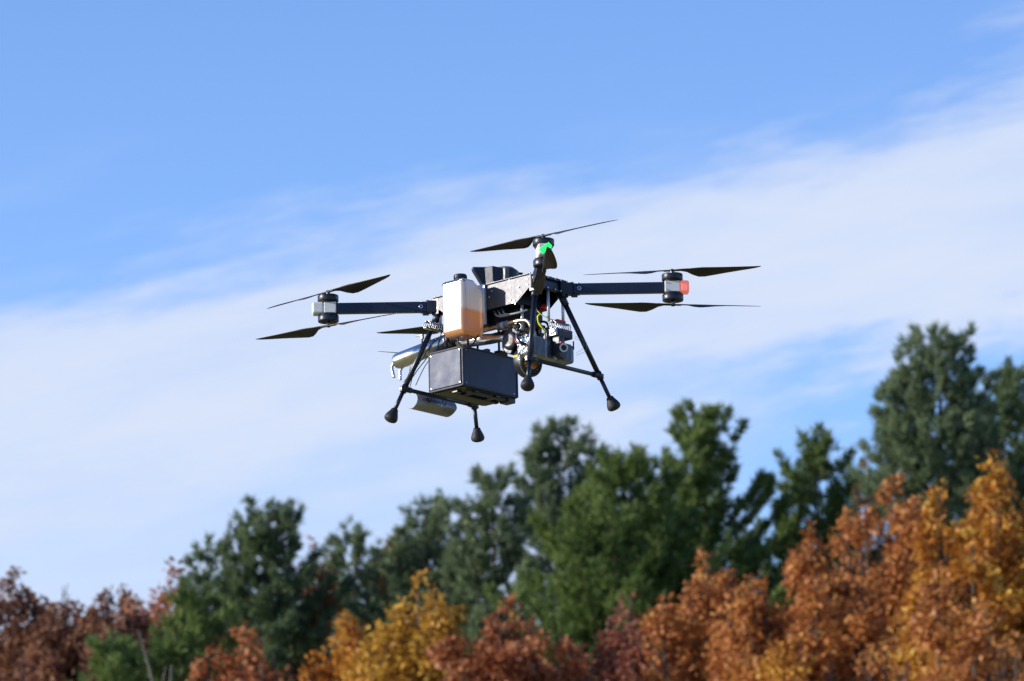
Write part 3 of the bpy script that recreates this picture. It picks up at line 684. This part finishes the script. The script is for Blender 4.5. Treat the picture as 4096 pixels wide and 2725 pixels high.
def engine():
    x, z = .252, -.270
    m = MB(); m.box((x - .01, .004, z), (.072, .075, .082)); m.box((x - .045, .0, z + .005), (.04, .085, .075)); m.cyl((x - .10, 0, z), (x - .05, 0, z), .040)
    o = m.build('engine', M['alu'], drone, .006, 3)
    for s in (-1, 1):
        cy = MB()
        n = 10
        for i in range(n):
            y = s * (.046 + .066 * i / (n - 1)); cy.box((x, y, z), (.072, .0035, .078 - .0 * i))
        cy.box((x, s * .080, z), (.056, .085, .060)); c = cy.build('cylinder', M['alu'], o, .0015, 1)
        hd = MB(); hd.box((x, s * .1245, z), (.070, .018, .076)); hd.build('cylinder_head', M['alu'], o, .012, 4)
        pc = MB(); pc.tube([(x + .004, s * .134, z + .002), (x + .004, s * .152, z + .004), (x - .01, s * .160, z + .02), (x - .03, s * .14, z + .05), (x - .05, s * .09, z + .065)], [.0075, .0065, .004, .0035, .0035], 10); pc.build('plug_lead', M['wire'], o)
    # crinkled heat foil over the near cylinder
    f = MB(); f.box((x - .008, -.100, z + .002), (.072, .070, .084)); bm_o = f.build('heat_foil', M['foil'], o, .016, 4)
    me = bm_o.data; bm = bmesh.new(); bm.from_mesh(me); bmesh.ops.subdivide_edges(bm, edges=bm.edges, cuts=3, use_grid_fill=True)
    rr = random.Random(4)
    for v in bm.verts: v.co += Vector((rr.uniform(-1, 1), rr.uniform(-1, 1), rr.uniform(-1, 1))) * .0038
    bm.to_mesh(me); bm.free()
    # carburettor, intake trumpet, throttle servo
    cb = MB(); cb.box((x + .050, .020, z + .014), (.040, .034, .075)); cb.cyl((x + .045, .02, z - .02), (x + .072, .02, z - .02), .024); cb.build('carburettor', M['plastic_black'], o, .004, 2)
    it = MB(); it.lathe([(0, .0135), (.026, .0150), (.030, .0165), (.034, .0165), (.034, .011), (.020, .0095)], (x + .060, .022, z - .002), (.85, -.5, -.05), 28); it.build('intake_trumpet', M['header'], o)
    it = MB(); it.lathe([(.0335, .0178), (.038, .0178), (.0385, .0125), (.033, .0115)], (x + .060, .022, z - .002), (.85, -.5, -.05), 28); it.build('intake_ring', M['white_plastic'], o)
    ip = MB(); ip.lathe([(.0392, .0112), (.0396, .0112)], (x + .060, .022, z - .002), (.85, -.5, -.05), 24); ip.build('intake_shade_disc', M['rubber'], o)  # dark disc standing in for the shade inside the intake
    rd = MB(); rd.box((x + .066, .018, z + .020), (.020, .026, .018)); rd.build('throttle_cover', M['red'], o, .004, 2)
    sv_ = MB(); sv_.box((x + .038, .052, -.200), (.046, .088, .036)); s_ = sv_.build('control_box', M['plastic_black'], drone, .003, 2)
    k = MB(); k.box((x + .0615, .052, -.192), (.002, .030, .004)); k.build('stripe', M['red'], s_)
    k = MB(); k.box((x + .036, .002, -.198), (.044, .012, .034)); k.build('side_cover', M['alu'], s_, .003, 2)
    k = MB(); k.box((.285, .050, -.144), (.020, .052, .010)); k.build('connector', M['red'], s_, .002, 2)
    sp = MB(); sp.box((x + .01, .055, z + .052), (.05, .03, .05)); sp.cyl((x, .02, z + .04), (x, .02, z + .10), .018); sp.box((x - .03, .05, z + .07), (.07, .07, .03)); sp.build('engine_mount', M['black_metal'], o, .003, 2)
    st = MB(); st.cyl((x + .035, .128, -.215), (x + .035, .128, z + .02), .003, n=8); st.build('stay', M['black_metal'], o)
engine()

def generator():
    c = Vector((.130, -.016, -.303)); m = MB(); m.lathe([(0, .034), (.006, .061), (.012, .065), (.050, .065), (.056, .062), (.056, .055), (.048, .054)], c, (1, 0, 0), 44)
    o = m.build('generator', M['plastic_black'], drone)
    w_ = MB(); w_.lathe([(0, .052), (.006, .052), (.010, .046), (.010, .028)], c + Vector((.046, 0, 0)), (1, 0, 0), 40)
    w_.build('winding', M['copper'], o)
    t = MB()
    for i in range(24):
        a = 2 * math.pi * i / 24; rm = Matrix.Rotation(a, 3, 'X'); t.box(c + Vector((.0585, 0, 0)) + rm @ Vector((0, .044, 0)), (.004, .019, .0038), rm)
    t.build('stator_tooth', M['black_metal'], o)
    r = MB(); r.lathe([(0, .0658), (.004, .0658), (.004, .060), (0, .060)], c + Vector((.040, 0, 0)), (1, 0, 0), 44); r.build('rim', M['steel'], o)
    l = MB(); l.box(c + Vector((.024, -.0640, .014)), (.024, .0016, .011), Matrix.Rotation(R(-14), 3, 'X')); l.build('sticker', M['label'], o)
    # curved fan shroud on the near side
    s = MB(); n = 16; vs = []
    for i in range(n + 1):
        a = R(20 + 250 * i / n); vs.append((math.cos(a) * .048, math.sin(a) * .056))
    s.prism([(.125 + q[0], -.078, -.218 + q[1]) for q in vs], (0, .036, 0)); s.lathe([(0, .040), (.008, .038), (.014, .025)], (.125, -.078, -.218), (0, -1, 0), 30)
    s.build('fan_shroud', M['plastic_black'], o, .004, 2)
    h = MB(); h.tube([(.17, -.085, -.205), (.19, -.10, -.24), (.20, -.095, -.28), (.19, -.07, -.31)], .009, 12); h.build('air_duct', M['rubber'], o)
generator()

def shield():
    m = MB(); n = 14; xo, zo, r = -.396, -.384, .034; vs = []; fs = []
    for j, y in enumerate((-.120, .120)):
        for rr in (r, r - .0015):
            for i in range(n + 1):
                a = R(78 - 190 * i / n); vs.append((xo + rr * math.cos(a), y + (.006 * math.sin(a) if j == 0 else -.02 * max(0, -math.sin(a))), zo + rr * math.sin(a)))
    K = n + 1
    for i in range(n):
        fs.append((i, i + 1, 2 * K + i + 1, 2 * K + i)); fs.append((K + i, K + i + 1, 3 * K + i + 1, 3 * K + i))
        fs.append((i, i + 1, K + i + 1, K + i)); fs.append((2 * K + i, 2 * K + i + 1, 3 * K + i + 1, 3 * K + i))
    for q in (0, n): fs.append((q, K + q, 3 * K + q, 2 * K + q))
    o = m.add(vs, fs, True).build('heat_shield', M['alu'], drone)
    for y in (-.06, .03):
        z = MB(); pts = [(J['L'].x + .0105 * math.cos(a), y, J['L'].z - .010 + .021 * math.sin(a)) for a in [2 * math.pi * k / 14 for k in range(15)]]
        z.tube(pts, .0017, 6, 1); z.build('zip_tie', M['wire'], o)
shield()

def cables():
    def wire(pts, r, material='wire', name='cable'): return MB().tube(pts, r, 8, 6).build(name, M[material], drone)
    wire([(-.055, -.20, -.188), (-.05, -.20, -.225), (-.02, -.195, -.240), (.005, -.175, -.225), (.012, -.15, -.185), (.012, -.125, -.15)], .0033, name='fuel_line')
    wire([(-.235, -.09, -.09), (-.258, -.09, -.14), (-.272, -.09, -.175)], .0022)
    wire([(-.200, -.09, -.14), (-.225, -.10, -.165), (-.27, -.10, -.19), (-.30, -.14, -.26), (-.325, -.17, -.34)], .0018)
    wire([(-.30, -.13, -.20), (-.33, -.17, -.28), (-.345, -.185, -.352)], .0016)
    wire([(-.47, -.045, -.21), (-.41, -.12, -.27), (-.365, -.2, -.325)], .0012)
    wire([(-.30, -.10, -.11), (-.305, -.11, -.20), (-.325, -.155, -.27), (-.34, -.195, -.33)], .002)
    for i in range(3):
        x = .055 + .022 * i
        wire([(x - .015, -.075, -.078), (x, -.082, -.098), (x + .030, -.082, -.107), (x + .075, -.070, -.105), (x + .10, -.05, -.096)], .0042, 'hose', 'braided_hose')
        MB().cyl((x - .016, -.074, -.070), (x - .013, -.077, -.086), .008, n=14).build('hose_fitting', M['plastic_black'], drone)
    wire([(.27, -.055, -.128), (.262, -.06, -.14), (.262, -.055, -.165), (.272, -.045, -.185), (.27, -.02, -.20)], .0034, 'yellow', 'vent_tube')
    wire([(.215, -.02, -.08), (.24, -.03, -.11), (.27, -.02, -.135), (.29, .02, -.148)], .0018, 'label')
    wire([(.31, .11, -.21), (.33, .135, -.225), (.33, .14, -.25), (.31, .118, -.27)], .0006, 'hose')
    wire([(.31, .11, -.20), (.34, .145, -.225), (.335, .145, -.262), (.31, .118, -.28)], .0006, 'hose')
    wire([(.20, -.11, -.20), (.21, -.135, -.22), (.225, -.142, -.25), (.24, -.135, -.27)], .0035, 'steel')
    wire([(.206, -.135, -.232), (.214, -.143, -.247), (.222, -.143, -.258)], .0045, 'red', 'red_sleeve')
    wire([(.10, -.03, -.10), (.13, .02, -.12), (.17, .03, -.15), (.19, .02, -.20)], .006)
    wire([(.06, .02, -.09), (.12, .05, -.12), (.2, .06, -.13), (.23, .05, -.2)], .005)
    MB().lathe([(0, .014), (.018, .016), (.022, .012)], (.205, .045, -.062), (0, -.3, -1), 24).build('pump', M['red'], drone)
    m = MB(); m.box((.03, .02, -.092), (.20, .11, .042)); m.box((-.05, -.03, -.095), (.06, .08, .05)); m.box((.14, .03, -.10), (.07, .08, .05)); m.build('electronics_tray', M['plastic_black'], drone, .003, 1)
    m = MB(); m.box((.02, .0, -.158), (.40, .07, .012)); m.box((-.21, -.03, -.112), (.15, .05, .012)); m.build('engine_tray', M['black_metal'], drone, .002, 1)
cables()
